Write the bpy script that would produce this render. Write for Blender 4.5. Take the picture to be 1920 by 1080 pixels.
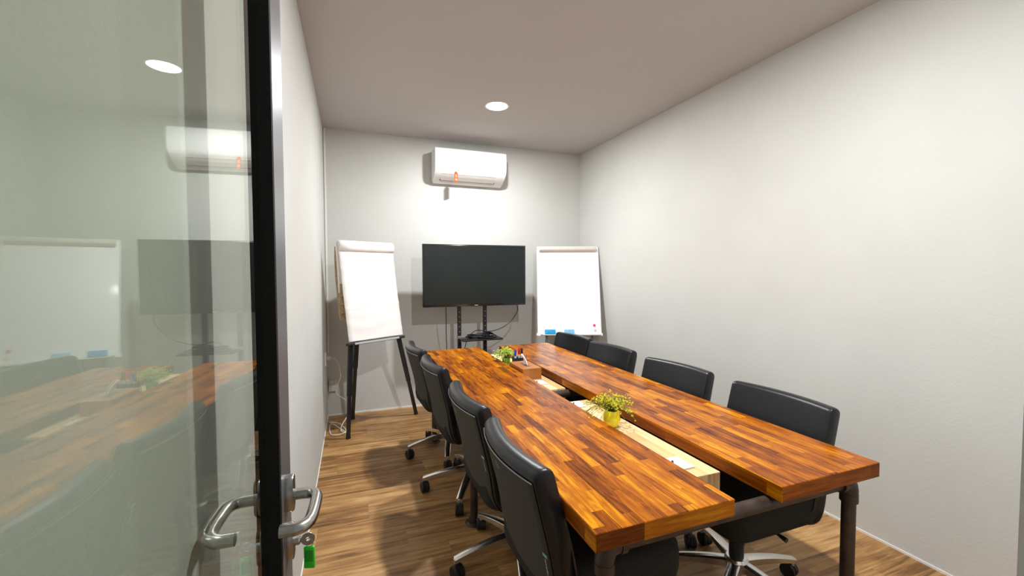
import bpy, bmesh, math, random
from mathutils import Vector, Matrix
from math import sin, cos, pi, radians as R

S = bpy.context.scene
for o in list(bpy.data.objects):
    bpy.data.objects.remove(o)
C = S.collection

# ------------------------------------------------------------------ camera
CAM_F, CAM_YAW, CAM_PITCH, CAM_ROLL, CAM_H = 795.9, .3593, -.0373, -.0028, 1.4
cd = bpy.data.cameras.new('camera')
cam = bpy.data.objects.new('camera', cd)
C.objects.link(cam)
fw = Vector((sin(CAM_YAW)*cos(CAM_PITCH), cos(CAM_YAW)*cos(CAM_PITCH), sin(CAM_PITCH)))
r0 = Vector((cos(CAM_YAW), -sin(CAM_YAW), 0))
u0 = r0.cross(fw)
r1 = r0*cos(CAM_ROLL) + u0*sin(CAM_ROLL)
u1 = -r0*sin(CAM_ROLL) + u0*cos(CAM_ROLL)
M = Matrix((r1, u1, -fw)).transposed().to_4x4()
M.translation = Vector((0, 0, CAM_H))
cam.matrix_world = M
cd.sensor_width = 36
cd.lens = CAM_F/1920*36
cd.clip_start = .02
S.camera = cam

# ------------------------------------------------------------------ world and exposure
w = bpy.data.worlds.new('world')
S.world = w
w.use_nodes = True
w.node_tree.nodes['Background'].inputs[0].default_value = (.95, .97, 1, 1)
w.node_tree.nodes['Background'].inputs[1].default_value = .35
S.view_settings.view_transform = 'Standard'
S.view_settings.look = 'None'
S.view_settings.gamma = 1
S.view_settings.use_curve_mapping = False
S.view_settings.exposure = 0.0
LAMP = 2700.0

# ------------------------------------------------------------------ room numbers
XL, XR, YF, YB, ZC = -.244, 2.54, .25, 4.47, 2.78
LAMPS = [(1.148, 3.40), (1.148, 1.20)]

# ------------------------------------------------------------------ material helpers
def nodes(name):
    m = bpy.data.materials.new(name)
    m.use_nodes = True
    nt = m.node_tree
    return m, nt, nt.nodes['Principled BSDF']

def mat(name, col, rough=.5, metal=0, spec=.5, coat=0, bump=0, bscale=200, vary=0, vscale=3, emit=None, coat_rough=.1, vdark=.8):
    m, nt, b = nodes(name)
    b.inputs['Base Color'].default_value = (*col, 1)
    b.inputs['Roughness'].default_value = rough
    b.inputs['Metallic'].default_value = metal
    b.inputs['Specular IOR Level'].default_value = spec
    b.inputs['Coat Weight'].default_value = coat
    b.inputs['Coat Roughness'].default_value = coat_rough
    tc = nt.nodes.new('ShaderNodeTexCoord')
    if vary:
        n = nt.nodes.new('ShaderNodeTexNoise')
        n.inputs['Scale'].default_value = vscale
        n.inputs['Detail'].default_value = 5
        nt.links.new(tc.outputs['Object'], n.inputs['Vector'])
        rp = nt.nodes.new('ShaderNodeValToRGB')
        rp.color_ramp.elements[0].position = .3
        rp.color_ramp.elements[1].position = .7
        rp.color_ramp.elements[0].color = (*[c*(1-vary) for c in col], 1)
        rp.color_ramp.elements[1].color = (*[min(1, c*(1+vary*vdark)) for c in col], 1)
        nt.links.new(n.outputs[0], rp.inputs[0])
        nt.links.new(rp.outputs[0], b.inputs['Base Color'])
    if bump:
        n = nt.nodes.new('ShaderNodeTexNoise')
        n.inputs['Scale'].default_value = bscale
        n.inputs['Detail'].default_value = 4
        nt.links.new(tc.outputs['Object'], n.inputs['Vector'])
        bp = nt.nodes.new('ShaderNodeBump')
        bp.inputs['Strength'].default_value = bump
        bp.inputs['Distance'].default_value = .004
        nt.links.new(n.outputs[0], bp.inputs['Height'])
        nt.links.new(bp.outputs[0], b.inputs['Normal'])
    if emit:
        b.inputs['Emission Color'].default_value = (*emit[0], 1)
        b.inputs['Emission Strength'].default_value = emit[1]
    return m

def mth(nt, op, a, b=None, c=None):
    n = nt.nodes.new('ShaderNodeMath')
    n.operation = op
    for i, v in enumerate((a, b, c)):
        if v is None: continue
        if isinstance(v, (int, float)): n.inputs[i].default_value = v
        else: nt.links.new(v, n.inputs[i])
    return n.outputs[0]

def wood(name, pal, long, row, rw, ln, rough=.3, coat=.3, grain=.5, gs=(3, 60), seam=.35, seamw=.02, mottle=.0, coat_rough=.08, seed=0.0, spec=.5, spread=.6):
    """boards laid along axis `long`, side by side along axis `row` (object space)"""
    m, nt, b = nodes(name)
    L = nt.links
    tc = nt.nodes.new('ShaderNodeTexCoord')
    sp = nt.nodes.new('ShaderNodeSeparateXYZ')
    L.new(tc.outputs['Object'], sp.inputs[0])
    a, q = sp.outputs[long], sp.outputs[row]
    rv = mth(nt, 'MULTIPLY_ADD', q, 1/rw, 37.31+seed)
    ri = mth(nt, 'FLOOR', rv)
    wn = nt.nodes.new('ShaderNodeTexWhiteNoise'); wn.noise_dimensions = '1D'
    L.new(ri, wn.inputs['W'])
    rr = wn.outputs['Value']
    lnv = mth(nt, 'MULTIPLY_ADD', rr, ln*.7, ln*.65)
    u = mth(nt, 'ADD', mth(nt, 'DIVIDE', a, lnv), mth(nt, 'MULTIPLY', rr, 91.7))
    ui = mth(nt, 'FLOOR', u)
    cb = nt.nodes.new('ShaderNodeCombineXYZ')
    L.new(ri, cb.inputs[0]); L.new(ui, cb.inputs[1])
    w2 = nt.nodes.new('ShaderNodeTexWhiteNoise'); w2.noise_dimensions = '2D'
    L.new(cb.outputs[0], w2.inputs['Vector'])
    rnd = w2.outputs['Value']
    # grain
    g = nt.nodes.new('ShaderNodeCombineXYZ')
    L.new(mth(nt, 'MULTIPLY_ADD', a, gs[0], mth(nt, 'MULTIPLY', rnd, 50)), g.inputs[0])
    L.new(mth(nt, 'MULTIPLY', q, gs[1]), g.inputs[1])
    L.new(mth(nt, 'MULTIPLY', rnd, 31.0), g.inputs[2])
    n1 = nt.nodes.new('ShaderNodeTexNoise')
    n1.inputs['Scale'].default_value = 1
    n1.inputs['Detail'].default_value = 6
    n1.inputs['Roughness'].default_value = .65
    n1.inputs['Distortion'].default_value = .9
    L.new(g.outputs[0], n1.inputs['Vector'])
    t = mth(nt, 'MULTIPLY_ADD', mth(nt, 'SUBTRACT', n1.outputs[0], .5), grain*2, mth(nt, 'MULTIPLY_ADD', rnd, spread, .5-spread/2))
    if mottle:
        n2 = nt.nodes.new('ShaderNodeTexNoise')
        n2.inputs['Scale'].default_value = 9
        n2.inputs['Detail'].default_value = 3
        L.new(tc.outputs['Object'], n2.inputs['Vector'])
        t = mth(nt, 'MULTIPLY_ADD', mth(nt, 'SUBTRACT', n2.outputs[0], .5), mottle*2, t)
    rp = nt.nodes.new('ShaderNodeValToRGB')
    cr = rp.color_ramp
    while len(cr.elements) < len(pal): cr.elements.new(.5)
    for e, (p, c) in zip(cr.elements, pal):
        e.position = p; e.color = (*c, 1)
    L.new(t, rp.inputs[0])
    fr = mth(nt, 'FRACT', rv)
    fu = mth(nt, 'FRACT', u)
    d1 = mth(nt, 'ABSOLUTE', mth(nt, 'SUBTRACT', fr, .5))
    e1 = mth(nt, 'GREATER_THAN', d1, .5-seamw)
    d2 = mth(nt, 'ABSOLUTE', mth(nt, 'SUBTRACT', fu, .5))
    e2 = mth(nt, 'GREATER_THAN', d2, .5-seamw*rw/ln)
    sm = mth(nt, 'MULTIPLY', mth(nt, 'MAXIMUM', e1, e2), seam)
    mx = nt.nodes.new('ShaderNodeMix'); mx.data_type = 'RGBA'
    L.new(sm, mx.inputs[0]); L.new(rp.outputs[0], mx.inputs[6])
    mx.inputs[7].default_value = (*[c*.35 for c in pal[0][1]], 1)
    L.new(mx.outputs[2], b.inputs['Base Color'])
    b.inputs['Roughness'].default_value = rough
    b.inputs['Coat Weight'].default_value = coat
    b.inputs['Coat Roughness'].default_value = coat_rough
    b.inputs['Specular IOR Level'].default_value = spec
    return m

TEAK = [(.08, (.070, .013, .001)), (.3, (.18, .040, .001)), (.5, (.305, .078, .001)), (.7, (.43, .130, .002)), (.92, (.66, .265, .004))]
teak_top = wood('teak_top', TEAK, 1, 0, .036, .28, rough=.27, coat=.0, spec=.13, grain=.75, gs=(6, 62), seam=.3, mottle=.22, spread=.5)
teak_side = wood('teak_side', TEAK, 1, 2, .06, .5, rough=.4, coat=0, spec=.12, grain=.5, gs=(5, 70), seam=.2, mottle=.1, seed=.37)
teak_end = wood('teak_end', TEAK, 0, 2, .06, .5, rough=.4, coat=0, spec=.12, grain=.5, gs=(6, 80), seam=.2, mottle=.1, seed=.11)
PINE = [(0, (.42, .21, .07)), (.25, (.66, .40, .17)), (.55, (.85, .60, .32)), (1, (.95, .76, .48))]
pine_top = wood('pale_wood_top', PINE, 1, 0, .05, .9, rough=.45, coat=.1, grain=.5, gs=(2.5, 60), seam=.1)
pine_end = wood('pale_wood_end', PINE, 2, 0, .045, .5, rough=.5, coat=.0, grain=.6, gs=(4, 60), seam=.15)
FLOORP = [(.05, (.125, .055, .015)), (.35, (.28, .138, .042)), (.6, (.42, .225, .078)), (.95, (.58, .36, .16))]
floor_m = wood('vinyl_plank_floor', FLOORP, 0, 1, .16, 1.2, rough=.45, coat=0, grain=.95, gs=(1.8, 24), seam=.22, seamw=.006, mottle=.18, spread=.3)
box_wood = wood('tissue_box_wood', [(0, (.26, .08, .01)), (.5, (.46, .16, .025)), (1, (.60, .26, .05))], 0, 1, .3, 1.0, rough=.4, coat=.2, grain=.7, gs=(4, 60), seam=0)

wall_m = mat('grey_plaster', (.60, .60, .575), .85, bump=.15, bscale=90, vary=.03, vscale=2.5)
ceil_m = mat('ceiling_paint', (.52, .49, .475), .95, bump=.08, bscale=120)
white_trim = mat('white_trim', (.82, .80, .76), .5)
leather = mat('black_leather', (.008, .009, .011), .33, bump=.10, bscale=420, spec=.42, vary=.15, vscale=30)
fabric = mat('charcoal_fabric', (.074, .069, .056), .9, bump=.5, bscale=900, vary=.3, vscale=400, spec=.2)
black_pl = mat('black_plastic', (.012, .012, .013), .45)
black_metal = mat('black_metal', (.014, .014, .016), .35, spec=.5)
grey_tube = mat('grey_tube', (.16, .16, .17), .4, metal=.3)
alu = mat('polished_aluminium', (.74, .73, .70), .22, metal=1)
steel = mat('brushed_steel', (.42, .41, .385), .27, metal=1, vary=.06, vscale=60)
chrome_d = mat('steel_dull', (.42, .39, .34), .38, metal=1)
pipe_m = mat('aged_iron_pipe', (.075, .052, .042), .42, metal=.55, bump=.2, bscale=70, vary=.35, vscale=20)
white_pl = mat('white_plastic', (.80, .80, .79), .35)
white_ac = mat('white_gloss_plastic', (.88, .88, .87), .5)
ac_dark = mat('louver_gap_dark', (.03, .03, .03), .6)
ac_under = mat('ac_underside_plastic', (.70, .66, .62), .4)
paper = mat('flipchart_paper', (.84, .80, .78), .85, bump=.6, bscale=9, vary=.02, vscale=8)
paper_back = mat('brown_paper_edges', (.50, .36, .20), .9, vary=.3, vscale=60)  # brown with randomly varied tone, for the flipped pages
board_white = mat('whiteboard_enamel', (.93, .94, .95), .3, coat=.25, coat_rough=.06)
seat_fabric = mat('dark_seat_fabric', (.026, .025, .022), .85, bump=.4, bscale=700, vary=.3, vscale=300, spec=.2)
emblem_m = mat('emblem_thread', (.22, .20, .17), .7)
piping_m = mat('piping_highlight', (.30, .30, .31), .35)  # highlight along the top seam painted in as pale grey
clamp_m = mat('cream_clamp_bar', (.62, .55, .49), .4)
grey_tray = mat('light_grey_tray', (.55, .55, .56), .35, metal=.4)
screen_m = mat('tv_screen', (.010, .014, .013), .26, spec=.35, vary=.35, vscale=600)
bezel_m = mat('tv_bezel', (.012, .012, .014), .2, spec=.7)
logo_m = mat('silver_lettering', (.6, .6, .6), .3, metal=.6)
label_w = mat('label_white', (.75, .77, .78), .6)
label_b = mat('label_pale_blue', (.25, .45, .50), .6)
label_k = mat('label_black', (.02, .02, .02), .6)
rubber = mat('caster_rubber', (.010, .010, .011), .5)
green_tag = mat('green_plastic_tag', (.02, .62, .015), .3, coat=.3)
green_win = mat('green_tag_window', (.01, .33, .01), .25, coat=.3)
yellow_pot = mat('yellow_ceramic', (.98, .86, .02), .3, coat=.3)
flower_m = mat('yellow_blossom', (.90, .72, .02), .7, vary=.25, vscale=60)
leaf_m = mat('olive_leaf', (.60, .55, .02), .7, vary=.35, vscale=60)
stem_m = mat('green_stem', (.10, .15, .02), .7)
lime_m = mat('lime_leaf', (.48, .62, .08), .6, vary=.35, vscale=60)
whiteflower = mat('white_blossom', (.85, .84, .72), .7)
green_glass = mat('green_glazed_pot', (.20, .42, .03), .15, coat=.6)
soil_m = mat('dark_soil', (.03, .022, .015), .9)
tissue_m = mat('white_tissue', (.88, .86, .86), .9)
orange_m = mat('orange_card', (.55, .07, .012), .7, vary=.0)
cream_m = mat('cream_card', (.75, .45, .25), .7)
blue_d = mat('blue_eraser_strong', (.01, .33, .72), .6, vary=.45, vscale=45)
blue_l = mat('blue_eraser_pale', (.20, .52, .82), .6, vary=.1, vscale=30)
pink_m = mat('magenta_magnet', (.80, .02, .30), .35)
peach_m = mat('peach_magnet', (.88, .62, .42), .4)
cap_blue = mat('blue_cap', (.01, .06, .55), .35)
cap_red = mat('red_cap', (.70, .01, .01), .35)
cap_black = mat('black_cap', (.012, .012, .014), .35)
cap_orange = mat('orange_cap', (.8, .28, .05), .35)
cup_m = mat('dark_smoked_cup', (.03, .03, .05), .2)
cable_k = mat('black_cable', (.010, .010, .014), .45)
cable_w = mat('white_cable', (.74, .68, .62), .5)
ceil_lamp = mat('lamp_diffuser', (1, 1, 1), .5, emit=((.985, 1, 1), LAMP))
ceil_ring = mat('lamp_diffuser_rim', (1, 1, 1), .5, emit=((1, 1, 1), 14.0))
dark_hole = mat('socket_hole', (.05, .05, .06), .6)
frame_black = mat('door_frame_black', (.006, .006, .006), .75, spec=.2, bump=.2, bscale=300)
frame_gloss = mat('door_frame_gloss', (.20, .20, .215), .30, metal=.55)

# clear glass: transparent body with mirror-like surface
gm = bpy.data.materials.new('clear_glass'); gm.use_nodes = True
nt = gm.node_tree; nt.nodes.clear()
go = nt.nodes.new('ShaderNodeOutputMaterial'); tr = nt.nodes.new('ShaderNodeBsdfTransparent')
gl = nt.nodes.new('ShaderNodeBsdfGlossy'); gl.inputs['Roughness'].default_value = .0
gl.inputs['Color'].default_value = (.97, 1, .98, 1)
tr.inputs['Color'].default_value = (.85, .875, .835, 1)
fr = nt.nodes.new('ShaderNodeFresnel'); fr.inputs['IOR'].default_value = 1.52
ms = nt.nodes.new('ShaderNodeMixShader')
gg = nt.nodes.new('ShaderNodeNewGeometry'); mi_ = nt.nodes.new('ShaderNodeMapRange')
mi_.inputs['To Min'].default_value = 1.52; mi_.inputs['To Max'].default_value = 1/1.52
nt.links.new(gg.outputs['Backfacing'], mi_.inputs[0]); nt.links.new(mi_.outputs[0], fr.inputs['IOR'])   # same reflectance on both faces of the pane
nt.links.new(fr.outputs[0], ms.inputs[0]); nt.links.new(tr.outputs[0], ms.inputs[1]); nt.links.new(gl.outputs[0], ms.inputs[2])
nt.links.new(ms.outputs[0], go.inputs[0])
glass_m = gm

# ------------------------------------------------------------------ mesh helpers
class MB:
    def __init__(s): s.bm = bmesh.new(); s.mi = 0
    def _tag(s, faces):
        for f in faces: f.material_index = s.mi
    def box(s, x0, x1, y0, y1, z0, z1, bev=0, seg=2, mtx=None):
        vs = [s.bm.verts.new((x, y, z)) for x in (x0, x1) for y in (y0, y1) for z in (z0, z1)]
        q = [(0, 1, 3, 2), (4, 6, 7, 5), (0, 4, 5, 1), (2, 3, 7, 6), (0, 2, 6, 4), (1, 5, 7, 3)]
        fs = [s.bm.faces.new([vs[i] for i in k]) for k in q]
        s._tag(fs)
        if mtx is not None: bmesh.ops.transform(s.bm, matrix=mtx, verts=vs)
        if bev:
            es = list({e for f in fs for e in f.edges})
            r = bmesh.ops.bevel(s.bm, geom=es, offset=bev, segments=seg, profile=.5, affect='EDGES')
            s._tag(r['faces'])
        return s
    def loft(s, rings, closed=True, cap=True):
        """rings: list of lists of points"""
        vr = [[s.bm.verts.new(p) for p in r] for r in rings]
        n = len(vr[0]); fs = []
        for a, b in zip(vr, vr[1:]):
            for i in range(n if closed else n-1):
                j = (i+1) % n
                fs.append(s.bm.faces.new((a[i], a[j], b[j], b[i])))
        if cap and closed:
            fs.append(s.bm.faces.new(list(reversed(vr[0])))); fs.append(s.bm.faces.new(vr[-1]))
        s._tag(fs)
        return s
    def tube(s, pts, r, seg=8, cap=True):
        pts = [Vector(p) for p in pts]
        n = len(pts); rr = r if isinstance(r, (list, tuple)) else [r]*n
        T = []
        for i in range(n):
            t = (pts[min(i+1, n-1)]-pts[max(i-1, 0)])
            T.append(t.normalized())
        a = Vector((0, 0, 1)) if abs(T[0].z) < .9 else Vector((1, 0, 0))
        N = (a - T[0]*a.dot(T[0])).normalized()
        rings = []
        for i in range(n):
            N = (N - T[i]*N.dot(T[i])).normalized()
            B = T[i].cross(N)
            rings.append([pts[i]+(N*cos(2*pi*k/seg)+B*sin(2*pi*k/seg))*rr[i] for k in range(seg)])
        return s.loft(rings, cap=cap)
    def lathe(s, prof, seg=24, at=(0, 0, 0), mtx=None, cap=True):
        """prof: (r,z) bottom to top"""
        rings = [[Vector((max(r, 1e-4)*cos(2*pi*k/seg), max(r, 1e-4)*sin(2*pi*k/seg), z)) for k in range(seg)] for r, z in prof]
        if mtx is not None: rings = [[mtx @ p for p in r] for r in rings]
        rings = [[p+Vector(at) for p in r] for r in rings]
        return s.loft(rings, cap=cap)
    def grid(s, f, nu, nv):
        vs = [[s.bm.verts.new(f(i/nu, j/nv)) for j in range(nv+1)] for i in range(nu+1)]
        fs = [s.bm.faces.new((vs[i][j], vs[i+1][j], vs[i+1][j+1], vs[i][j+1])) for i in range(nu) for j in range(nv)]
        s._tag(fs)
        return s
    def build(s, name, mats, parent=None, smooth=None, fixn=True):
        bm = s.bm
        if fixn: bmesh.ops.recalc_face_normals(bm, faces=bm.faces)
        me = bpy.data.meshes.new(name)
        if smooth:
            for f in bm.faces: f.smooth = True
        bm.to_mesh(me); bm.free()
        if smooth: me.set_sharp_from_angle(angle=R(smooth))
        for m in (mats if isinstance(mats, (list, tuple)) else [mats]): me.materials.append(m)
        o = bpy.data.objects.new(name, me)
        C.objects.link(o)
        if parent is not None: o.parent = parent
        return o

def tag(o, label, cat, group=None, kind=None):
    o['label'] = label; o['category'] = cat
    if group: o['group'] = group
    if kind: o['kind'] = kind
    return o
def thing(name, label, cat, loc=(0, 0, 0), rz=0, group=None):
    o = bpy.data.objects.new(name, None); C.objects.link(o)
    o.empty_display_size = .05
    o.location = loc; o.rotation_euler = (0, 0, rz)
    return tag(o, label, cat, group)
def struct(o):
    o['kind'] = 'structure'; return o
def copy_thing(root):
    r = root.copy(); C.objects.link(r)
    for ch in list(root.children):
        c = ch.copy(); C.objects.link(c); c.parent = r
        for g in list(ch.children):
            d = g.copy(); C.objects.link(d); d.parent = c
    return r
def catmull(P, n=8):
    P = [Vector(p) for p in P]; out = []
    Q = [P[0]*2-P[1]]+P+[P[-1]*2-P[-2]]
    for i in range(1, len(Q)-2):
        a, b, c, d = Q[i-1:i+3]
        for k in range(n):
            t = k/n
            out.append(.5*((2*b)+(c-a)*t+(2*a-5*b+4*c-d)*t*t+(3*b-a-3*c+d)*t**3))
    out.append(P[-1]); return out
def frame_mtx(o, x, y, z):
    m = Matrix((x, y, z)).transposed().to_4x4(); m.translation = Vector(o); return m

# ------------------------------------------------------------------ room shell
struct(MB().box(XL-.2, XR+.2, -1.2, YB+.1, -.08, 0).build('floor', floor_m))
struct(MB().box(XL-.2, XR+.2, YF-.12, YB+.1, ZC, ZC+.08).build('ceiling', ceil_m))
struct(MB().box(XL-.1, XL, -1.2, YB+.1, 0, ZC).build('wall_left', wall_m))
struct(MB().box(XR, XR+.1, YF-.12, YB+.1, 0, ZC).build('wall_right', wall_m))
struct(MB().box(XL, XR, YB, YB+.1, 0, ZC).build('wall_back', wall_m))
wf = MB()
wf.box(.735, XR, YF-.12, YF, 0, ZC)
wf.box(XL, .735, YF-.12, YF, 2.36, ZC)
struct(wf.build('wall_front', wall_m))
struct(MB().box(XL, XR, YB-.006, YB, 0, .014).build('baseboard_back', white_trim))
struct(MB().box(XR-.005, XR, YF, YB-.006, 0, .012).build('baseboard_right', white_trim))
struct(MB().box(XL, XL+.005, .9, YB-.006, 0, .012).build('baseboard_left', white_trim))
struct(MB().box(XL+.004, XL+.022, YB-.014, YB, .62, ZC, bev=.002).build('trim_1', white_trim))

# ------------------------------------------------------------------ glass door, open against the left wall
th = R(3.1)
P0 = Vector((-.1465, .862, 0))
dl = Vector((sin(th), cos(th), 0))           # along the door, hinge to free edge
dn = Vector((cos(th), -sin(th), 0))          # towards the table
DW = .835
door = bpy.data.objects.new('door_1', None); C.objects.link(door); struct(door)
door.matrix_world = frame_mtx(P0-dl*DW, dn, dl, Vector((0, 0, 1)))   # local x: into the room, y: along, z: up
st = MB(); 
st.mi = 0; st.box(-.019, .019, DW-.012, DW, .02, 2.32)
st.box(-.019, .016, DW, DW+.085, .02, 2.32)
st.mi = 1; st.box(.016, .0185, DW+.001, DW+.085, .02, 2.32)
st.build('stile', [frame_black, frame_gloss], door)
MB().box(-.019, .019, -.01, .045, .02, 2.32).build('stile', frame_black, door)
MB().box(-.019, .019, .045, DW-.012, 2.26, 2.32).build('rail', frame_black, door)
MB().box(-.019, .019, .045, DW-.012, .02, .09).build('rail', frame_black, door)
MB().box(-.003, .003, .045, DW-.012, .09, 2.26).build('glass_pane', glass_m, door)
HY, HZ = DW+.040, .973
def rose(side, zc, h, w=.030, t=.010):
    m = MB(); s = side
    x0 = .0185 if s > 0 else -.019
    ring = []
    n = 24
    def sh(k, sc, x):
        a = 2*pi*k/n
        zz = sin(a)*w/2*sc; yy = cos(a)*w/2*sc
        zz += (h/2-w/2)*(1 if sin(a) > 1e-6 else -1 if sin(a) < -1e-6 else 0)
        return Vector((x, HY+yy, zc+zz))
    rings = [[sh(k, 1, x0) for k in range(n)], [sh(k, 1, x0+s*t*.8) for k in range(n)], [sh(k, .9, x0+s*t) for k in range(n)]]
    m.loft(rings)
    return m.build('escutcheon', steel, door, smooth=40)
def lever(side):
    s = side; x0 = .018*s
    L = [(x0, HY, HZ), (x0+s*.030, HY, HZ)]
    ctrl = [(x0+s*.030, HY, HZ), (x0+s*.046, HY-.004, HZ), (x0+s*.056, HY-.018, HZ), (x0+s*.058, HY-.045, HZ),
            (x0+s*.058, HY-.085, HZ), (x0+s*.055, HY-.108, HZ), (x0+s*.043, HY-.122, HZ), (x0+s*.028, HY-.124, HZ), (x0+s*.014, HY-.124, HZ)]
    pts = [L[0]]+catmull(ctrl, 5)
    MB().tube(pts, .0105, 18).build('lever_handle', steel, door, smooth=50)
for s in (1, -1):
    rose(s, HZ+.004, .072, t=.014)
    rose(s, HZ-.090, .072, t=.012)
    lever(s)
MB().lathe([(.008, 0), (.008, .011), (.006, .013)], 16, mtx=Matrix.Rotation(pi/2, 4, 'Y'), at=(.0285, HY, HZ-.092)).build('lock_cylinder', steel, door, smooth=40)
# key and its tag
kp = door.matrix_world @ Vector((.0350, HY, HZ-.092))
key = thing('key', 'flat steel key with round bow standing in the glass door lock', 'key', kp, -th)
MB().box(0, .010, -.001, .001, -.004, .004).build('shaft', steel, key)
kb = MB().lathe([(.004, -.0012), (.0125, -.0012), (.0125, .0012), (.004, .0012)], 24, mtx=Matrix.Rotation(pi/2, 4, 'X'), at=(.020, 0, 0), cap=False)
kb.loft([[Vector((.020+r*cos(2*pi*k/24), y, r*sin(2*pi*k/24))) for k in range(24)] for r, y in ((.004, .0012), (.004, -.0012))], cap=False)
kb.build('bow', steel, key, smooth=40)
tg = thing('key_tag', 'bright green plastic key tag hanging from the key in the door', 'key tag', kp+Vector((.022, -.001, -.012)), -th-.25)
rg = MB(); rg.tube([(0+.007*cos(a*pi/8), 0, .004+.009*sin(a*pi/8)) for a in range(17)], .0009, 6); rg.build('split_ring', steel, tg, smooth=60)
t2 = MB(); t2.box(-.0105, .0105, -.003, .003, -.047, -.003, bev=.0028, seg=3); t2.build('tag_body', green_tag, tg, smooth=50)
MB().box(-.0078, .0078, -.0036, .0036, -.032, -.010, bev=.0005).build('tag_window', green_win, tg)

# ------------------------------------------------------------------ ceiling lights
for i, (x, y) in enumerate(LAMPS):
    l = thing('ceiling_light', ['round recessed ceiling light shining above the far end of the table',
                                'round recessed ceiling light above the near end of the table'][i], 'ceiling light', (x, y, ZC), 0, 'round ceiling lights')
    MB().lathe([(.088, -.001), (.098, -.003), (.102, 0)], 48, cap=False).build('trim_ring', white_pl, l, smooth=60)
    dfm = MB(); dfm.lathe([(.001, -.0065), (.045, -.006)], 48, cap=False); dfm.mi = 1; dfm.lathe([(.045, -.006), (.06, -.0055), (.088, -.001)], 48, cap=False)
    dfm.build('diffuser', [ceil_lamp, ceil_ring], l, smooth=60)

# ------------------------------------------------------------------ meeting table
TX = [(.554, 1.014), (1.204, 1.669)]
TY0, TY1 = .890, 3.53
table = thing('meeting_table', 'long wooden meeting table of two butcher block tops on iron pipes', 'table', (1.11, TY0, 0))
ox, oy = 1.11, TY0
for x0, x1 in TX:
    m = MB(); m.box(x0-ox, x1-ox, 0, TY1-oy, .700, .75, bev=.0018, seg=1)
    m.bm.normal_update()
    for f in m.bm.faces:
        n = f.normal
        f.material_index = 0 if abs(n.z) > .6 else (1 if abs(n.x) > .6 else 2)
    m.build('tabletop', [teak_top, teak_side, teak_end], table)
LXs = (.615, 1.605)
PZ = .672
LY = [.945, 2.25, 3.47]
for ly in LY:
    for lx in LXs:
        m = MB(); x, y = lx-ox, ly-oy
        m.tube([(x, y, .012), (x, y, .60)], .0215, 20)
        m.lathe([(.0215, 0), (.0275, .002), (.0275, .03), (.0215, .032)], 20, at=(x, y, .60))
        # elbow towards the table middle
        s = 1 if lx < 1.1 else -1
        m.tube([(x, y, .62), (x, y, .642), (x+s*.006, y, .660), (x+s*.020, y, PZ), (x+s*.045, y, PZ)], [.026, .027, .028, .027, .026], 18)
        m.tube([(x+s*.040, y, PZ), (x+s*.060, y, PZ)], .0285, 18)
        m.build('leg', pipe_m, table, smooth=50)
        f = MB()
        f.lathe([(.048, 0), (.050, .004), (.046, .008), (.030, .012), (.029, .034), (.0215, .036)], 24, at=(x, y, 0))
        f.build('foot_flange', pipe_m, table, smooth=50)
    MB().tube([(LXs[0]-ox+.05, ly-oy, PZ), (LXs[1]-ox-.05, ly-oy, PZ)], .0215, 18).build('cross_pipe', pipe_m, table, smooth=50)
def clamp_box(x0, x1, y0, y1):
    m = MB(); m.box(x0-ox, x1-ox, y0-oy, y1-oy, .600, .698, bev=.0015, seg=1)
    m.bm.normal_update()
    for f in m.bm.faces: f.material_index = 0 if abs(f.normal.z) > .6 or abs(f.normal.x) > .6 else 1
    return m.build('centre_tray', [pine_top, pine_end], table)
tr1 = clamp_box(1.02, 1.198, 1.115, 2.02)
tr2 = clamp_box(1.02, 1.198, 2.27, 3.44)
def plate(x, y, par):
    m = MB(); m.box(x-ox-.032, x-ox+.032, y-oy-.046, y-oy+.046, .698, .7045, bev=.0025, seg=3)
    p = m.build('socket_plate', white_pl, par, smooth=50)
    h = MB(); h.box(x-ox-.026, x-ox-.021, y-oy+.002, y-oy+.009, .7045, .712); h.build('switch_tab', dark_hole, par)
plate(1.105, 1.215, tr1); plate(1.105, 1.955, tr1); plate(1.105, 2.43, tr2)

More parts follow.
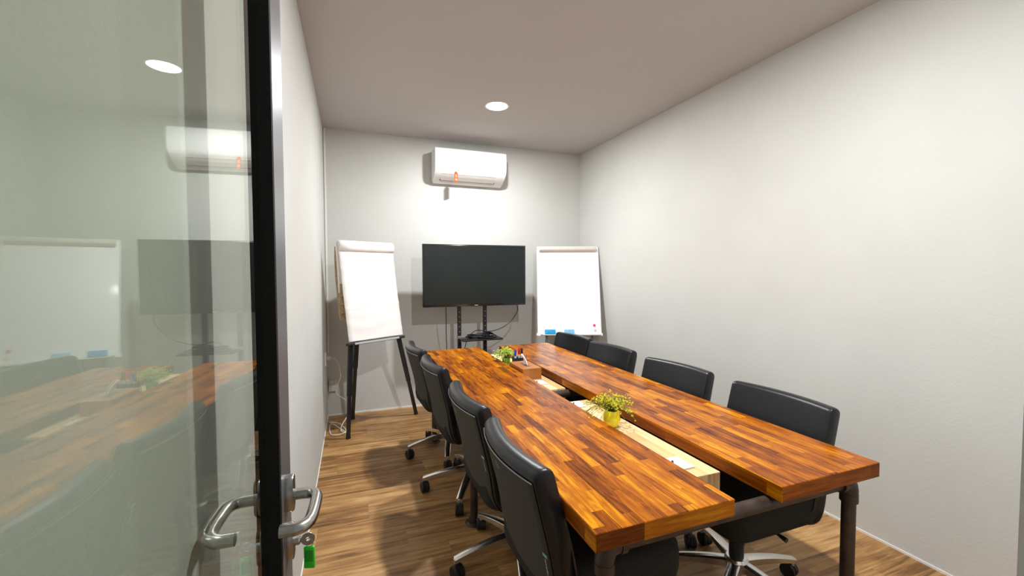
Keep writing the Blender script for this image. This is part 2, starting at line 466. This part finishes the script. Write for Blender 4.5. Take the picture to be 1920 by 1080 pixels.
# ------------------------------------------------------------------ office chairs
SEG = 14
def back_profile(v):
    # outer face of the back, v 0 (bottom) .. 1 (top) -> x, z
    pts = [(-.140, .388), (-.180, .402), (-.212, .455), (-.232, .57), (-.262, .69), (-.288, .79), (-.298, .828)]
    P = catmull([(a, 0, b) for a, b in pts], 6)
    t = v*(len(P)-1); i = min(int(t), len(P)-2); f = t-i
    return P[i].lerp(P[i+1], f)
def back_n(v):
    d = back_profile(min(1, v+.02))-back_profile(max(0, v-.02))
    return Vector((d.z, 0, -d.x)).normalized()     # pointing forward (+x)
def bow(s, v):      # plan curve: centre bulges to the rear
    return (.038*(s*s*4) - .020)*(.35+.65*v)
def build_chair():
    ch = thing('office_chair', 'chair', 'chair')
    W = .475
    m = MB(); rings = []
    NV = 16
    for (s, sc) in [(-.5, .72), (-.494, .9), (-.475, 1)]+[(-.45+.9*k/12, 1) for k in range(13)]+[(.475, 1), (.494, .9), (.5, .72)]:
        ring = []
        th_ = lambda v: (.080-.016*v)
        wt = lambda v: W*(1-.10*max(0, 1-v/.22)**2)
        for j in range(NV+1):
            v = j/NV*.965; p = back_profile(v); n = back_n(v)
            q = p + n*(th_(v)*(.5-.5*sc)) + Vector((bow(s, v), s*wt(v), 0)); ring.append(q)
        # rolled top
        v = .965; p = back_profile(v); n = back_n(v); up = Vector((-n.z, 0, n.x)); h = th_(v)/2
        for k in range(1, 8):
            a = pi*k/8
            q = p + n*h - n*(h*sc*cos(a)) + up*(h*.75*sin(a)*sc) + Vector((bow(s, v), s*wt(v), 0)); ring.append(q)
        for j in range(NV, -1, -1):
            v = j/NV*.965; p = back_profile(v); n = back_n(v)
            q = p + n*(th_(v)*(.5+.5*sc)) + Vector((bow(s, v), s*wt(v), 0)); ring.append(q)
        rings.append(ring)
    m.loft(rings)
    m.build('backrest', leather, ch, smooth=45)
    # fabric rear panel
    def f(u, v):
        s = -.478+.956*u; vv = .0+.93*v; W = .475*(1-.10*max(0, 1-vv/.22)**2)
        return back_profile(vv) - back_n(vv)*.003 + Vector((bow(s, vv), s*W, 0))
    bp = MB().grid(f, 16, 18).build('back_panel', fabric, ch, smooth=60)
    sol = bp.modifiers.new('thick', 'SOLIDIFY'); sol.thickness = .003; sol.offset = 0
    pp = [f(k/24, 1)-back_n(.93)*.001 for k in range(25)]
    MB().tube(pp, .0022, 6).build('piping', piping_m, ch, smooth=60)
    # oval emblem in the middle of the rear panel
    em = MB(); c = f(.5, .87); n = -back_n(.81)
    up = Vector((n.z, 0, -n.x))
    if up.z < 0: up = -up
    em.tube([c+n*.003+Vector((0, 1, 0))*.018*cos(a*pi/10)+up*.012*sin(a*pi/10) for a in range(21)], .0007, 5)
    em.tube([c+n*.003+Vector((0, 1, 0))*y+up*z for y, z in ((-.010, -.003), (-.005, .005), (0, -.004), (.006, .005), (.010, -.003))], .0009, 5)
    em.build('oval_emblem', emblem_m, ch)
    # seat
    def seat_ring(sc, z, dx=0):
        pts = []
        hx, hy, r = .245*sc, .232*sc, .07*sc
        for cx_, cy_, a0 in ((hx-r, hy-r, 0), (-hx+r, hy-r, 90), (-hx+r, -hy+r, 180), (hx-r, -hy+r, 270)):
            for k in range(7):
                a = R(a0+15*k)
                pts.append(Vector((.020+dx+cx_+r*cos(a), cy_+r*sin(a), z)))
        return pts
    ms_ = MB(); ms_.loft([seat_ring(.82, .386), seat_ring(.92, .390), seat_ring(.975, .405), seat_ring(1, .44), seat_ring(1, .49), seat_ring(.985, .513), seat_ring(.93, .528), seat_ring(.8, .535), seat_ring(.5, .538)])
    ms_.build('seat', seat_fabric, ch, smooth=60)
    mm = MB(); mm.box(-.10, .12, -.075, .075, .345, .392, bev=.012)
    mm.build('tilt_mechanism', black_pl, ch, smooth=40)
    MB().tube([(.0, .07, .37), (.0, .19, .367), (.0, .225, .363)], [.006, .006, .010], 10).build('lever', black_pl, ch, smooth=50)
    MB().lathe([(.027, .09), (.030, .13), (.030, .22), (.033, .222), (.036, .35)], 24).build('gas_lift', black_metal, ch, smooth=40)
    b = MB()
    b.lathe([(.030, .10), (.044, .105), (.048, .15), (.040, .160), (.030, .162)], 28)
    for k in range(5):
        a = 2*pi*k/5; d = Vector((cos(a), sin(a), 0)); sd = Vector((-sin(a), cos(a), 0))
        rings = []
        for t in range(9):
            u = t/8; r_ = .030+.290*u
            z = .150 - .020*u - .036*u*u; wd = .024-.006*u; hh = .034-.014*u
            c = d*r_
            rings.append([c+sd*wd+Vector((0, 0, z-hh)), c+sd*wd+Vector((0, 0, z-.004)), c+sd*wd*.7+Vector((0, 0, z)), c-sd*wd*.7+Vector((0, 0, z)), c-sd*wd+Vector((0, 0, z-.004)), c-sd*wd+Vector((0, 0, z-hh))])
        b.loft(rings)
        b.tube([d*.312+Vector((0, 0, .088)), d*.312+Vector((0, 0, .060))], .011, 12)
    b.build('star_base', alu, ch, smooth=35)
    for k in range(5):
        a = 2*pi*k/5; d = Vector((cos(a), sin(a), 0))
        a2 = a + (.9, -.6, 1.9, .3, 2.4)[k]
        ax = Vector((-sin(a2), cos(a2), 0)); fwd = Vector((cos(a2), sin(a2), 0))
        c = d*.312 + fwd*.012 + Vector((0, 0, .0325))
        m = MB()
        mt = frame_mtx((0, 0, 0), fwd, Vector((0, 0, -1)), ax) if False else frame_mtx((0, 0, 0), fwd, ax.cross(fwd), ax)
        for s in (-1, 1):
            m.lathe([(.022, -.010), (.030, -.0095), (.0325, -.006), (.0325, .006), (.030, .0095), (.022, .010)], 22, mtx=mt, at=c+ax*(s*.014))
        m.lathe([(.010, -.022), (.010, .022)], 10, mtx=mt, at=c)
        # hood and stem
        hood = []
        for k2 in range(9):
            t = R(-10+k2*25); p = c+fwd*(.035*cos(t))+Vector((0, 0, .035*sin(t)))
            q = c+fwd*(.022*cos(t))+Vector((0, 0, .022*sin(t)))
            hood.append([p-ax*.006, p+ax*.006, q+ax*.006, q-ax*.006])
        m.loft(hood)
        m.tube([d*.312+Vector((0, 0, .050)), d*.312+Vector((0, 0, .066))], .009, 10)
        m.build('caster', rubber, ch, smooth=40)
    return ch
def side_label(ch, v):
    # small sewn label on the rear side edge near the bottom of the backrest
    W = .475
    def g(u, t, off):
        vv = v+(.10*(1-t)); s = -.478+.10*u-.005
        s = -.468+.055*u
        return back_profile(vv)-back_n(vv)*(.0055+off)+Vector((bow(s, vv), s*W, 0))
    l = MB().grid(lambda u, t: g(u, t, 0), 2, 6).build('sewn_label', label_k, ch)
    l2 = MB().grid(lambda u, t: g(.1+.8*u, .02+.16*t, .0006), 2, 3).build('label_flash', label_b, l)
    cu = bpy.data.curves.new('lettering', 'FONT'); cu.body = 'savello'; cu.size = .019; cu.align_x = 'CENTER'; cu.align_y = 'CENTER'
    to = bpy.data.objects.new('lettering_src', cu); C.objects.link(to)
    dg = bpy.context.evaluated_depsgraph_get(); me = bpy.data.meshes.new_from_object(to.evaluated_get(dg))
    bpy.data.objects.remove(to)
    a0 = g(.5, .2, .001); a1 = g(.5, 1, .001)
    xd = (a1-a0).normalized(); nn = -back_n(v+.05); yd = nn.cross(xd)
    mt = frame_mtx((a0+a1)/2, xd, yd, nn)
    me.transform(mt); me.materials.append(label_w)
    t = bpy.data.objects.new('lettering', me); C.objects.link(t); t.parent = l

chairs = [
 # x, y, rz, base spin (deg), label, sewn label shown
 (.738, 1.285, 0.0, 36, 'nearest black office chair on the left side of the table, fabric back to the camera', .44),
 (.735, 1.875, 0.02, 36, 'second black office chair from the camera on the left side of the table', .50),
 (.715, 2.635, .05, 21, 'third black office chair from the camera on the left side of the table', 0),
 (.690, 3.250, .06, 36, 'farthest black office chair on the left side, beside the paper flipchart', 0),
 (1.550, 1.350, pi, 31, 'nearest black office chair on the right side, seat seen under the front edge', 0),
 (1.550, 1.975, pi+.10, 20, 'second black office chair on the right side of the table from the camera', 0),
 (1.548, 2.650, pi+.10, 50, 'third black office chair from the camera on the right side of the table', 0),
 (1.545, 3.215, pi+.12, 10, 'farthest black office chair on the right side, in front of the whiteboard', 0),
]
proto = build_chair()
for i, (x, y, rz, spin, lb, lab) in enumerate(chairs):
    c = proto if i == 0 else copy_thing(proto)
    c.location = (x, y, 0); c.rotation_euler = (0, 0, rz)
    for q in c.children:
        if q.name.startswith(('star_base', 'caster')): q.rotation_euler = (0, 0, R(spin))
    tag(c, lb, 'chair', 'office chairs around the table')
    if lab and i: side_label(c, lab)
side_label(proto, chairs[0][5])

# ------------------------------------------------------------------ television on its stand
TVW, TVH = 1.056, .613
tv = thing('television', 'large black flat screen television, switched off, on a slim stand', 'television', (1.158, 4.10, 1.061), -.025)
MB().box(-TVW/2, TVW/2, 0, .035, 0, TVH, bev=.003).box(-.38, .38, .03, .065, .06, .45, bev=.01).build('bezel', bezel_m, tv, smooth=40)
MB().box(-TVW/2+.012, TVW/2-.012, -.0015, .002, .022, TVH-.012).build('screen', screen_m, tv)
MB().box(-.018, .018, -.002, .0, .007, .013).build('maker_mark', logo_m, tv)
stand = thing('television_stand', 'black upright post stand with small shelf holding the television', 'stand', (1.14, 4.20, 0))
SX = (-.135, .135)
for sx in SX:
    m = MB(); m.box(sx-.0175, sx+.0175, -.018, .018, .02, 1.55, bev=.002, seg=1)
    m.mi = 1; k = m
    for z in [1.0-.05*j for j in range(16)]:
        k.lathe([(.004, 0), (.004, .0012)], 8, mtx=Matrix.Rotation(pi/2, 4, 'X'), at=(sx, -.018, z))
    m.build('post', [black_metal, logo_m], stand)
MB().box(-.40, .40, -.03, -.01, 1.25, 1.29).box(-.40, .40, -.03, -.01, 1.42, 1.46).build('mount_bar', black_metal, stand)
MB().box(-.145, .27, -.19, -.012, .722, .738, bev=.004).build('shelf', black_metal, stand, smooth=40)
for sx in SX:
    MB().box(sx-.021, sx+.021, -.024, .02, .728, .755, bev=.002).build('shelf_bracket', chrome_d, stand)
fb = MB(); fb.box(-.40, .40, -.03, .03, 0, .03, bev=.004)
for sx in (-.36, .36): fb.box(sx-.025, sx+.025, -.18, .18, 0, .03, bev=.004)
fb.build('base', black_metal, stand)
# cables
px = MB(); rnd = random.Random(4)
for k in range(7):
    rr = .085+.008*k; zz = .7405+.006*(k % 5); ph = rnd.random()*6; cx0 = 1.21+rnd.uniform(-.02, .02); cy0 = 4.095+rnd.uniform(-.01, .01)
    pts = [(cx0+rr*1.15*cos(a*pi/12+ph), cy0+rr*.6*sin(a*pi/12+ph), zz+.012*(1+sin(2*a*pi/12+ph*2))) for a in range(25)]
    px.tube(pts, .0045, 6, cap=False)
px.box(1.17, 1.25, 4.07, 4.12, .739, .768, bev=.006)
tag(px.build('coiled_cable', cable_k, smooth=60), 'heap of black cable coiled on the television stand shelf', 'cable')
c1 = MB().tube(catmull([(1.605, 4.12, 1.07), (1.61, 4.13, .99), (1.55, 4.14, .90), (1.44, 4.12, .83), (1.30, 4.10, .80), (1.16, 4.08, .82), (1.09, 4.07, .785), (1.08, 4.07, .755)], 8), .0045, 7)
tag(c1.build('power_cable', cable_k, smooth=60), 'black cable looping from the television\'s right side down to the shelf', 'cable')
c2 = MB().tube(catmull([(.86, 4.15, 1.08), (.863, 4.16, .95), (.875, 4.22, .78), (.905, 4.30, .55), (.96, 4.26, .48), (1.03, 4.23, .50), (1.06, 4.22, .60), (1.075, 4.18, .70), (1.09, 4.14, .742)], 8), .004, 7)
tag(c2.build('signal_cable', cable_k, smooth=60), 'thin black cable hanging straight down from the television\'s left half', 'cable')

# ------------------------------------------------------------------ paper flipchart on tripod
ey = R(31); el = R(9.5)
eu = Vector((cos(ey), sin(ey), 0)); eb = Vector((-sin(ey), cos(ey), 0))
eup = Vector((0, 0, 1))*cos(el)+eb*sin(el); en = eb*cos(el)-Vector((0, 0, 1))*sin(el)
E0 = Vector((.190, 3.90, .825))
ease = thing('flipchart_easel', 'black tripod flipchart easel standing by the left back corner', 'easel', (E0.x, E0.y, 0))
def E(u, n, h): return E0+eu*u+en*n+eup*h - Vector((E0.x, E0.y, 0))
def slab(m, u0, u1, n0, n1, h0, h1, base, bev=0):
    m.box(u0, u1, n0, n1, h0, h1, bev=bev, mtx=base)
EM = frame_mtx((0, 0, E0.z), eu, en, eup)
m = MB(); slab(m, -.245, .245, .012, .03, -.01, .84, EM); m.build('board', mat('board_back_grey', (.12, .12, .12), .6), ease)
m = MB(); slab(m, -.28, .28, -.03, .028, -.035, -.012, EM, .004); m.build('pen_tray', [black_metal], ease, smooth=40)
m = MB(); slab(m, -.23, .215, -.034, -.028, -.032, -.015, EM, .001); m.build('tray_lip', grey_tray, ease)
def E_leg(a, b, w=.017):
    a = Vector(a); b = Vector(b); d = (b-a).normalized(); x = eu-d*eu.dot(d); x.normalize(); y = d.cross(x)
    m = MB(); L_ = (b-a).length
    m.box(-w, w, -w*.8, w*.8, 0, L_*.55, mtx=frame_mtx(a, x, y, d))
    m.box(-w*.82, w*.82, -w*.62, w*.62, L_*.55, L_, mtx=frame_mtx(a, x, y, d))
    m.box(-w*.9, w*.9, -w*.7, w*.7, L_-.02, L_, mtx=frame_mtx(a, x, y, d))
    return m.build('leg', black_metal, ease)
fo = Vector((E0.x, E0.y, 0))
E_leg(E(-.245, .008, -.02), Vector((-.055, 3.79, 0))-fo)
E_leg(E(.235, .008, -.02), Vector((.568, 4.215, 0))-fo)
E_leg(E(-.10, .05, .35), Vector((-.02, 4.29, 0))-fo)
pad = thing('paper_pad', 'large white paper pad clamped on the tripod easel, pages rolled over top', 'paper pad', (E0.x, E0.y, 0))
def sheet(u, v):
    h = .86*v; s = -.27+.54*u
    nn = -.006 - .003*sin(v*9)*(.3+v*(1-v)) - .010*(1-v)**4 - .003*math.exp(-((v-.32-.03*u)/.012)**2) - .002*math.exp(-((v-.72+.01*u)/.012)**2) - .0012*sin(v*47+2*sin(u*5))
    return E(s, nn, h-.005)
m = MB().grid(sheet, 12, 120).build('top_sheet', paper, pad, smooth=80)
md = m.modifiers.new('t', 'SOLIDIFY'); md.thickness = .006; md.offset = -1
# rolled pages over the top, hanging behind
prof = []
for k in range(14):
    a = R(-60+k*20); prof.append((.012-.040*cos(a), .825+.052*sin(a)*.9))
prof = [(-.014, .768)]+[(.004-.040*cos(R(a)), .812+.052*sin(R(a))) for a in range(-40, 181, 15)]+[(.045, .78), (.055, .6), (.075, .42)]
def roll(u, v):
    t = v*(len(prof)-1); i = min(int(t), len(prof)-2); f = t-i
    return E(-.27+.54*u, prof[i][0]*(1-f)+prof[i+1][0]*f, prof[i][1]*(1-f)+prof[i+1][1]*f)
m = MB().grid(roll, 4, 40).build('rolled_pages', paper, pad, smooth=80)
md = m.modifiers.new('t', 'SOLIDIFY'); md.thickness = .012; md.offset = -1
m = MB()
rnd = random.Random(2)
for k in range(6):
    n0 = .040+.010*k; bot = .40-.05*(k % 3)-.02*k
    off = -.262-.004*(k % 2)
    pr = [(n0*.6+.01, .82), (n0, .70), (n0+.014, .55), (n0+.020+.006*sin(k), bot), (n0+.012, bot-.015)]
    def g(u, v, pr=pr, off=off):
        t = v*(len(pr)-1); i = min(int(t), len(pr)-2); f = t-i
        return E(off+.52*u, pr[i][0]*(1-f)+pr[i+1][0]*f, pr[i][1]*(1-f)+pr[i+1][1]*f)
    m.grid(g, 2, 16)
m = m.build('flipped_pages', paper_back, pad, smooth=80)
md = m.modifiers.new('t', 'SOLIDIFY'); md.thickness = .0035; md.offset = 0

# ------------------------------------------------------------------ whiteboard easel
wy = R(-21.5); wl = R(14)
wu = Vector((cos(wy), sin(wy), 0)); wb = Vector((-sin(wy), cos(wy), 0))
wup = Vector((0, 0, 1))*cos(wl)+wb*sin(wl); wn = wb*cos(wl)-Vector((0, 0, 1))*sin(wl)
W0 = Vector((2.128, 3.945, .742)); WW, WH = .672, .965
WM = frame_mtx((0, 0, W0.z), wu, wn, wup)
wbd = thing('whiteboard_easel', 'white enamel whiteboard on an easel in the right back corner', 'whiteboard', (W0.x, W0.y, 0))
m = MB(); m.box(-WW/2+.010, WW/2-.010, 0, .014, .01, WH-.01, mtx=WM); m.build('board', board_white, wbd)
m = MB()
for a, b, c, d in ((-WW/2, -WW/2+.014, 0, WH), (WW/2-.014, WW/2, 0, WH), (-WW/2, WW/2, 0, .014), (-WW/2, WW/2, WH-.014, WH)):
    m.box(a, b, -.004, .020, c, d, bev=.002, seg=1, mtx=WM)
m.build('frame', white_pl, wbd)
m = MB()
m.loft([[WM @ Vector((u, -.006-.028*sin(pi*t/8), WH-.066+.060*t/8)) for t in range(9)]+[WM @ Vector((u, 0, WH-.006)), WM @ Vector((u, 0, WH-.066))] for u in (-WW/2+.028, WW/2-.030)])
m.build('clamp_bar', clamp_m, wbd, smooth=40)
m = MB(); m.box(-WW/2+.05, WW/2-.01, -.05, .0, -.012, -.002, bev=.002, mtx=WM); m.build('pen_tray', grey_tray, wbd)
for u in (-WW/2+.012, WW/2-.012):
    m = MB(); m.box(u-.022, u+.022, -.008, .012, -.014, .016, bev=.003, mtx=WM); m.build('corner_cap', white_pl, wbd)
    m = MB(); m.tube([WM @ Vector((u*.92, -.022, WH-.02)), WM @ Vector((u*.92, -.022, WH-.04))], .006, 10); m.build('clamp_knob', black_pl, wbd)
fo = Vector((W0.x, W0.y, 0))
m = MB(); m.tube([WM @ Vector((0, .02, WH-.12)), Vector((2.20, 4.41, .006))-fo], .013, 12); m.build('leg', grey_tube, wbd, smooth=50)
for u in (-.24, .24):
    m = MB(); m.tube([WM @ Vector((u*.9, .028, WH-.25)), WM @ Vector((u, .028, -.02)), (wu*u*1.2+wb*(-.20)+Vector((0, 0, .006)))], .013, 12); m.build('leg', grey_tube, wbd, smooth=50)
def on_board(u, h, n=0): return (WM @ Vector((u, n, h)))+fo
def eraser(name, lb, u, mt_, wdt):
    o = thing(name, lb, 'eraser', on_board(u, 0.0), 0, 'erasers on the whiteboard tray')
    mm_ = frame_mtx((0, 0, 0), wu, wn, wup)
    MB().box(-wdt/2, wdt/2, -.032, -.008, .004, .052, bev=.003, mtx=mm_).build('block', mt_, o, smooth=40)
    MB().box(-wdt/2+.001, wdt/2-.001, -.008, -.0045, .005, .051, mtx=mm_).build('felt', white_pl, o)
eraser('board_eraser', 'strong blue eraser with darker patches at the whiteboard\'s lower left', -.205, blue_d, .112)
eraser('board_eraser', 'pale blue eraser near the middle of the whiteboard\'s lower edge', -.005, blue_l, .100)
for u, h, mt_, lb in ((.262, .098, pink_m, 'round magenta magnet near the whiteboard\'s lower right corner'), (.268, .048, peach_m, 'round peach magnet just under the magenta one')):
    m = MB().lathe([(.013, 0), (.014, .004), (.011, .008)], 24, mtx=frame_mtx((0, 0, 0), wu, -wup, -wn))
    o = m.build('round_magnet', mt_, smooth=40); o.location = on_board(u, h); tag(o, lb, 'magnet', 'magnets on the whiteboard')

# ------------------------------------------------------------------ air conditioner
AX0, AX1 = .787, 1.535
ac = thing('air_conditioner', 'white split air conditioner high on the back wall', 'air conditioner', ((AX0+AX1)/2, YB, 2.34))
ax = (AX1-AX0)/2
pr = [(0, .0), (-.075, .0), (-.165, .045), (-.205, .078), (-.222, .11), (-.228, .20), (-.222, .295), (-.205, .308), (0, .308)]
m = MB(); m.loft([[Vector((x*sx, y*(1 if k else .985), z)) for y, z in pr] for k, (x, sx) in enumerate(((-ax, 1), (-ax+.006, 1), (ax-.006, 1), (ax, 1)))])
m.build('housing', white_ac, ac, smooth=35)
# sloping underside with louvre
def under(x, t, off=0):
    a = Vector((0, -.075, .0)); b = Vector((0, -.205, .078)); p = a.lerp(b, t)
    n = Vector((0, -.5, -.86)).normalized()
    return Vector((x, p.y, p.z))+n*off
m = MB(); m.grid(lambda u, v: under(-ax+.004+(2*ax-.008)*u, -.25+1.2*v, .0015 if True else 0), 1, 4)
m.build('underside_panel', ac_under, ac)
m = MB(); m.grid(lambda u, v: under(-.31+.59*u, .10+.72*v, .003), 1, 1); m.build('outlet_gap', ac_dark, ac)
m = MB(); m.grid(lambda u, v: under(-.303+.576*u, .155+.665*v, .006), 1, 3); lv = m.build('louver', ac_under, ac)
md = lv.modifiers.new('t', 'SOLIDIFY'); md.thickness = .003
m = MB()
for z in (.35, .5):
    m.grid(lambda u, v: under(.300+.022*u, z+.06*v, .003), 1, 1)
m.build('indicator_marks', grey_tray, ac)
# paper tag hanging by a thread
tgx, tgy = .99, YB-.235
o = thing('hanging_tag', 'small orange and cream tag hanging by a thread from the air conditioner', 'tag', (tgx, tgy-.012, 2.36), R(38))
MB().tube([(0, .010, .16), (0, .002, .12), (0, 0, .05)], .0008, 5).build('thread', white_pl, o)
m = MB(); m.mi = 0; m.box(-.026, .026, -.0008, .0008, -.055, .035)
m.loft([[Vector((-.026, s_, .035)), Vector((.026, s_, .035)), Vector((.006, s_, .052)), Vector((-.006, s_, .052))] for s_ in (-.0008, .0008)])
m.mi = 1; m.box(-.013, .013, -.0014, -.0008, -.038, -.018); m.box(-.008, .008, -.0014, -.0008, -.006, .022)
m.build('card', [orange_m, cream_m], o)

# ------------------------------------------------------------------ small things on the table
def flowers(root, n, spread, h, cols, seed, rb=.005, zb=.06, droop=0):
    rnd = random.Random(seed)
    stems = MB(); bl = MB(); lf = MB()
    for k in range(n):
        a = rnd.random()*2*pi; r_ = spread*(.15+.85*rnd.random()**.7); top = zb+h*(1-.65*(r_/spread)**2)*(.6+.4*rnd.random())
        if r_ > spread*.75 and rnd.random() < .45: top -= droop
        p0 = Vector((rnd.uniform(-.012, .012), rnd.uniform(-.012, .012), zb*.8)); p2 = Vector((r_*cos(a), r_*sin(a), top))
        p1 = Vector((p2.x*.35, p2.y*.35, zb+(h*.6)))
        pts = [p0*(1-t)**2+p1*2*t*(1-t)+p2*t*t for t in [i/6 for i in range(7)]]
        stems.tube(pts, .0009, 4)
        for j in range(5):
            t = .45+.55*j/4; c = p0*(1-t)**2+p1*2*t*(1-t)+p2*t*t+Vector([rnd.uniform(-.008, .008) for _ in range(3)])
            tgt = bl if rnd.random() < .55 else lf
            rr = rb*rnd.uniform(.6, 1.2)
            # five-petalled tuft: crossed small leaves around c
            for q in range(3):
                b_ = rnd.random()*pi; e_ = rnd.uniform(-.9, .9)
                d = Vector((cos(b_)*cos(e_), sin(b_)*cos(e_), sin(e_))); s_ = d.cross(Vector((0, 0, 1))).normalized(); w_ = d.cross(s_)*.25
                tgt.loft([[c-d*rr*1.1]*1+[c-s_*rr*.45+w_*rr, c+d*rr*1.1, c+s_*rr*.45+w_*rr]], cap=False) if False else None
                f = [c-d*rr*1.1, c-s_*rr*.5+w_*rr, c+d*rr*1.1, c+s_*rr*.5+w_*rr]
                vs = [tgt.bm.verts.new(v) for v in f]; tgt.bm.faces.new(vs)
                g = c-w_*rr*2
                vs2 = [tgt.bm.verts.new(v) for v in (f[0], f[1], f[2], f[3], )]
                vg = tgt.bm.verts.new(g)
                for i in range(4): tgt.bm.faces.new((vs2[i], vs2[(i+1) % 4], vg))
    stems.build('stems', cols[0], root); bl.build('blossoms', cols[1], root); lf.build('leaves', cols[2], root)
fp = thing('potted_flowers', 'yellow round pot of yellow sprig flowers between the two tabletops', 'potted plant', (1.095, 1.63, .698))
MB().lathe([(.020, 0), (.030, .004), (.037, .022), (.0385, .040), (.034, .062), (.030, .074), (.027, .074), (.031, .060), (.033, .045)], 32, cap=False).lathe([(.001, .0005), (.022, .0005)], 32, cap=False).build('pot', yellow_pot, fp, smooth=50)
MB().lathe([(.001, .060), (.030, .058)], 24, cap=False).build('soil', soil_m, fp)
flowers(fp, 110, .125, .085, (stem_m, flower_m, leaf_m), 7, zb=.07, droop=.05)
gp = thing('potted_plant', 'small lime green plant in a green glazed pot by the tissue box', 'potted plant', (1.058, 2.945, .698))
MB().lathe([(.022, 0), (.026, .003), (.030, .035), (.029, .070), (.026, .070), (.027, .04)], 28, cap=False).lathe([(.001, .0005), (.024, .0005)], 28, cap=False).build('pot', green_glass, gp, smooth=50)
MB().lathe([(.001, .060), (.027, .058)], 24, cap=False).build('soil', soil_m, gp)
flowers(gp, 50, .10, .085, (stem_m, lime_m, lime_m), 3, rb=.008, zb=.07, droop=.03)
m = MB(); rnd = random.Random(5)
for k in range(10):
    c = Vector((rnd.uniform(-.10, .02), rnd.uniform(-.04, .04), rnd.uniform(.06, .13)))
    m.lathe([(.001, -.004), (.004, 0), (.001, .004)], 6, at=c)
m.build('white_blossoms', whiteflower, gp)

tb = thing('tissue_box', 'brown wooden tissue box with a white tissue sticking out', 'tissue box', (1.088, 2.650, .698))
m = MB(); m.box(-.067, .067, -.124, .124, 0, .074, bev=.002, seg=1); m.build('box', box_wood, tb)
MB().box(-.012, .012, -.06, .06, .0735, .0745).build('slot', dark_hole, tb)
m = MB()
def tis(u, v):
    w_ = .055*(1-v)+.010*v
    return Vector((.006*sin(u*7)+.010*sin(v*3)-.020*v+.012*(u-.5), -.045*v*0 + (u-.5)*2*w_+.015*v, .074+.068*v+.004*sin(u*9)))
m.grid(tis, 8, 8); o = m.build('tissue', tissue_m, tb, smooth=80); md = o.modifiers.new('t', 'SOLIDIFY'); md.thickness = .0012
cup = thing('marker_cup', 'dark square cup holding whiteboard markers behind the tissue box', 'pen holder', (1.125, 2.850, .698))
m = MB()
for a, b, c, d in ((-.045, .045, -.028, -.025), (-.045, .045, .025, .028), (-.045, -.042, -.025, .025), (.042, .045, -.025, .025), (-.045, .045, -.028, .028)):
    m.box(a, b, c, d, 0, .085 if (b-a < .02 or d-c < .02) else .004)
m.build('cup', cup_m, cup)
for dx, dy, hh, cm, nm in ((-.030, .0, .135, cap_blue, 'blue'), (.004, .012, .143, cap_red, 'red'), (.016, -.010, .146, cap_black, 'black'), (.034, .004, .118, cap_orange, 'orange')):
    mk = thing('marker', 'white whiteboard marker with %s cap standing in the dark cup' % nm, 'marker', (1.125+dx, 2.850+dy, .703), 0, 'markers in the cup')
    MB().lathe([(.0075, 0), (.008, .002), (.008, hh-.045)], 14).build('barrel', white_pl, mk, smooth=40)
    MB().lathe([(.0086, hh-.045), (.0086, hh-.006), (.006, hh)], 14).build('cap', cm, mk, smooth=40)

# ------------------------------------------------------------------ wall sockets and the white cable
def socket_on(name, lb, loc, rz, w_=.075, h_=.115, slots=True):
    o = thing(name, lb, 'socket', loc, rz)
    MB().box(-w_/2, w_/2, -.009, 0, -h_/2, h_/2, bev=.002).build('cover_plate', white_pl, o)
    if slots:
        m = MB()
        for z in (.02, -.02): m.box(-.006, -.003, -.0098, -.009, z-.006, z+.006); m.box(.003, .006, -.0098, -.009, z-.006, z+.006)
        m.build('slots', dark_hole, o)
    return o
socket_on('wall_socket', 'white socket on the back wall beneath the whiteboard', (2.31, YB, .585), 0, .06, .11)
socket_on('wall_socket', 'white socket on the left wall with a white plug pushed in', (XL, 4.19, .615), pi/2, .075, .115)
o = thing('wall_socket', 'small pale socket box low in the left back corner', 'socket', (XL+.012, YB, .30), 0)
MB().box(0, .075, -.035, 0, -.055, .055, bev=.006).build('cover_plate', ac_under, o)
m = MB(); m.box(XL+.009, XL+.045, 4.175, 4.205, .60, .635, bev=.006)
m.tube(catmull([(XL+.045, 4.19, .617), (XL+.085, 4.19, .605), (XL+.115, 4.20, .54), (XL+.125, 4.21, .44), (XL+.10, 4.23, .36), (XL+.09, 4.21, .28), (XL+.15, 4.14, .25), (XL+.205, 4.08, .20), (XL+.19, 4.04, .13), (XL+.14, 4.0, .06), (XL+.13, 3.98, .008),
        (XL+.19, 3.90, .006), (XL+.14, 4.0, .006), (XL+.05, 4.2, .006), (XL+.03, 4.12, .006), (XL+.05, 3.93, .006), (XL+.12, 3.90, .006), (XL+.17, 3.98, .006), (XL+.10, 4.2, .006), (XL+.02, 4.22, .02)], 8), .0045, 7)
tag(m.build('white_cable', cable_w, smooth=60), 'white power cable hanging from a socket and coiled in the left corner', 'cable')
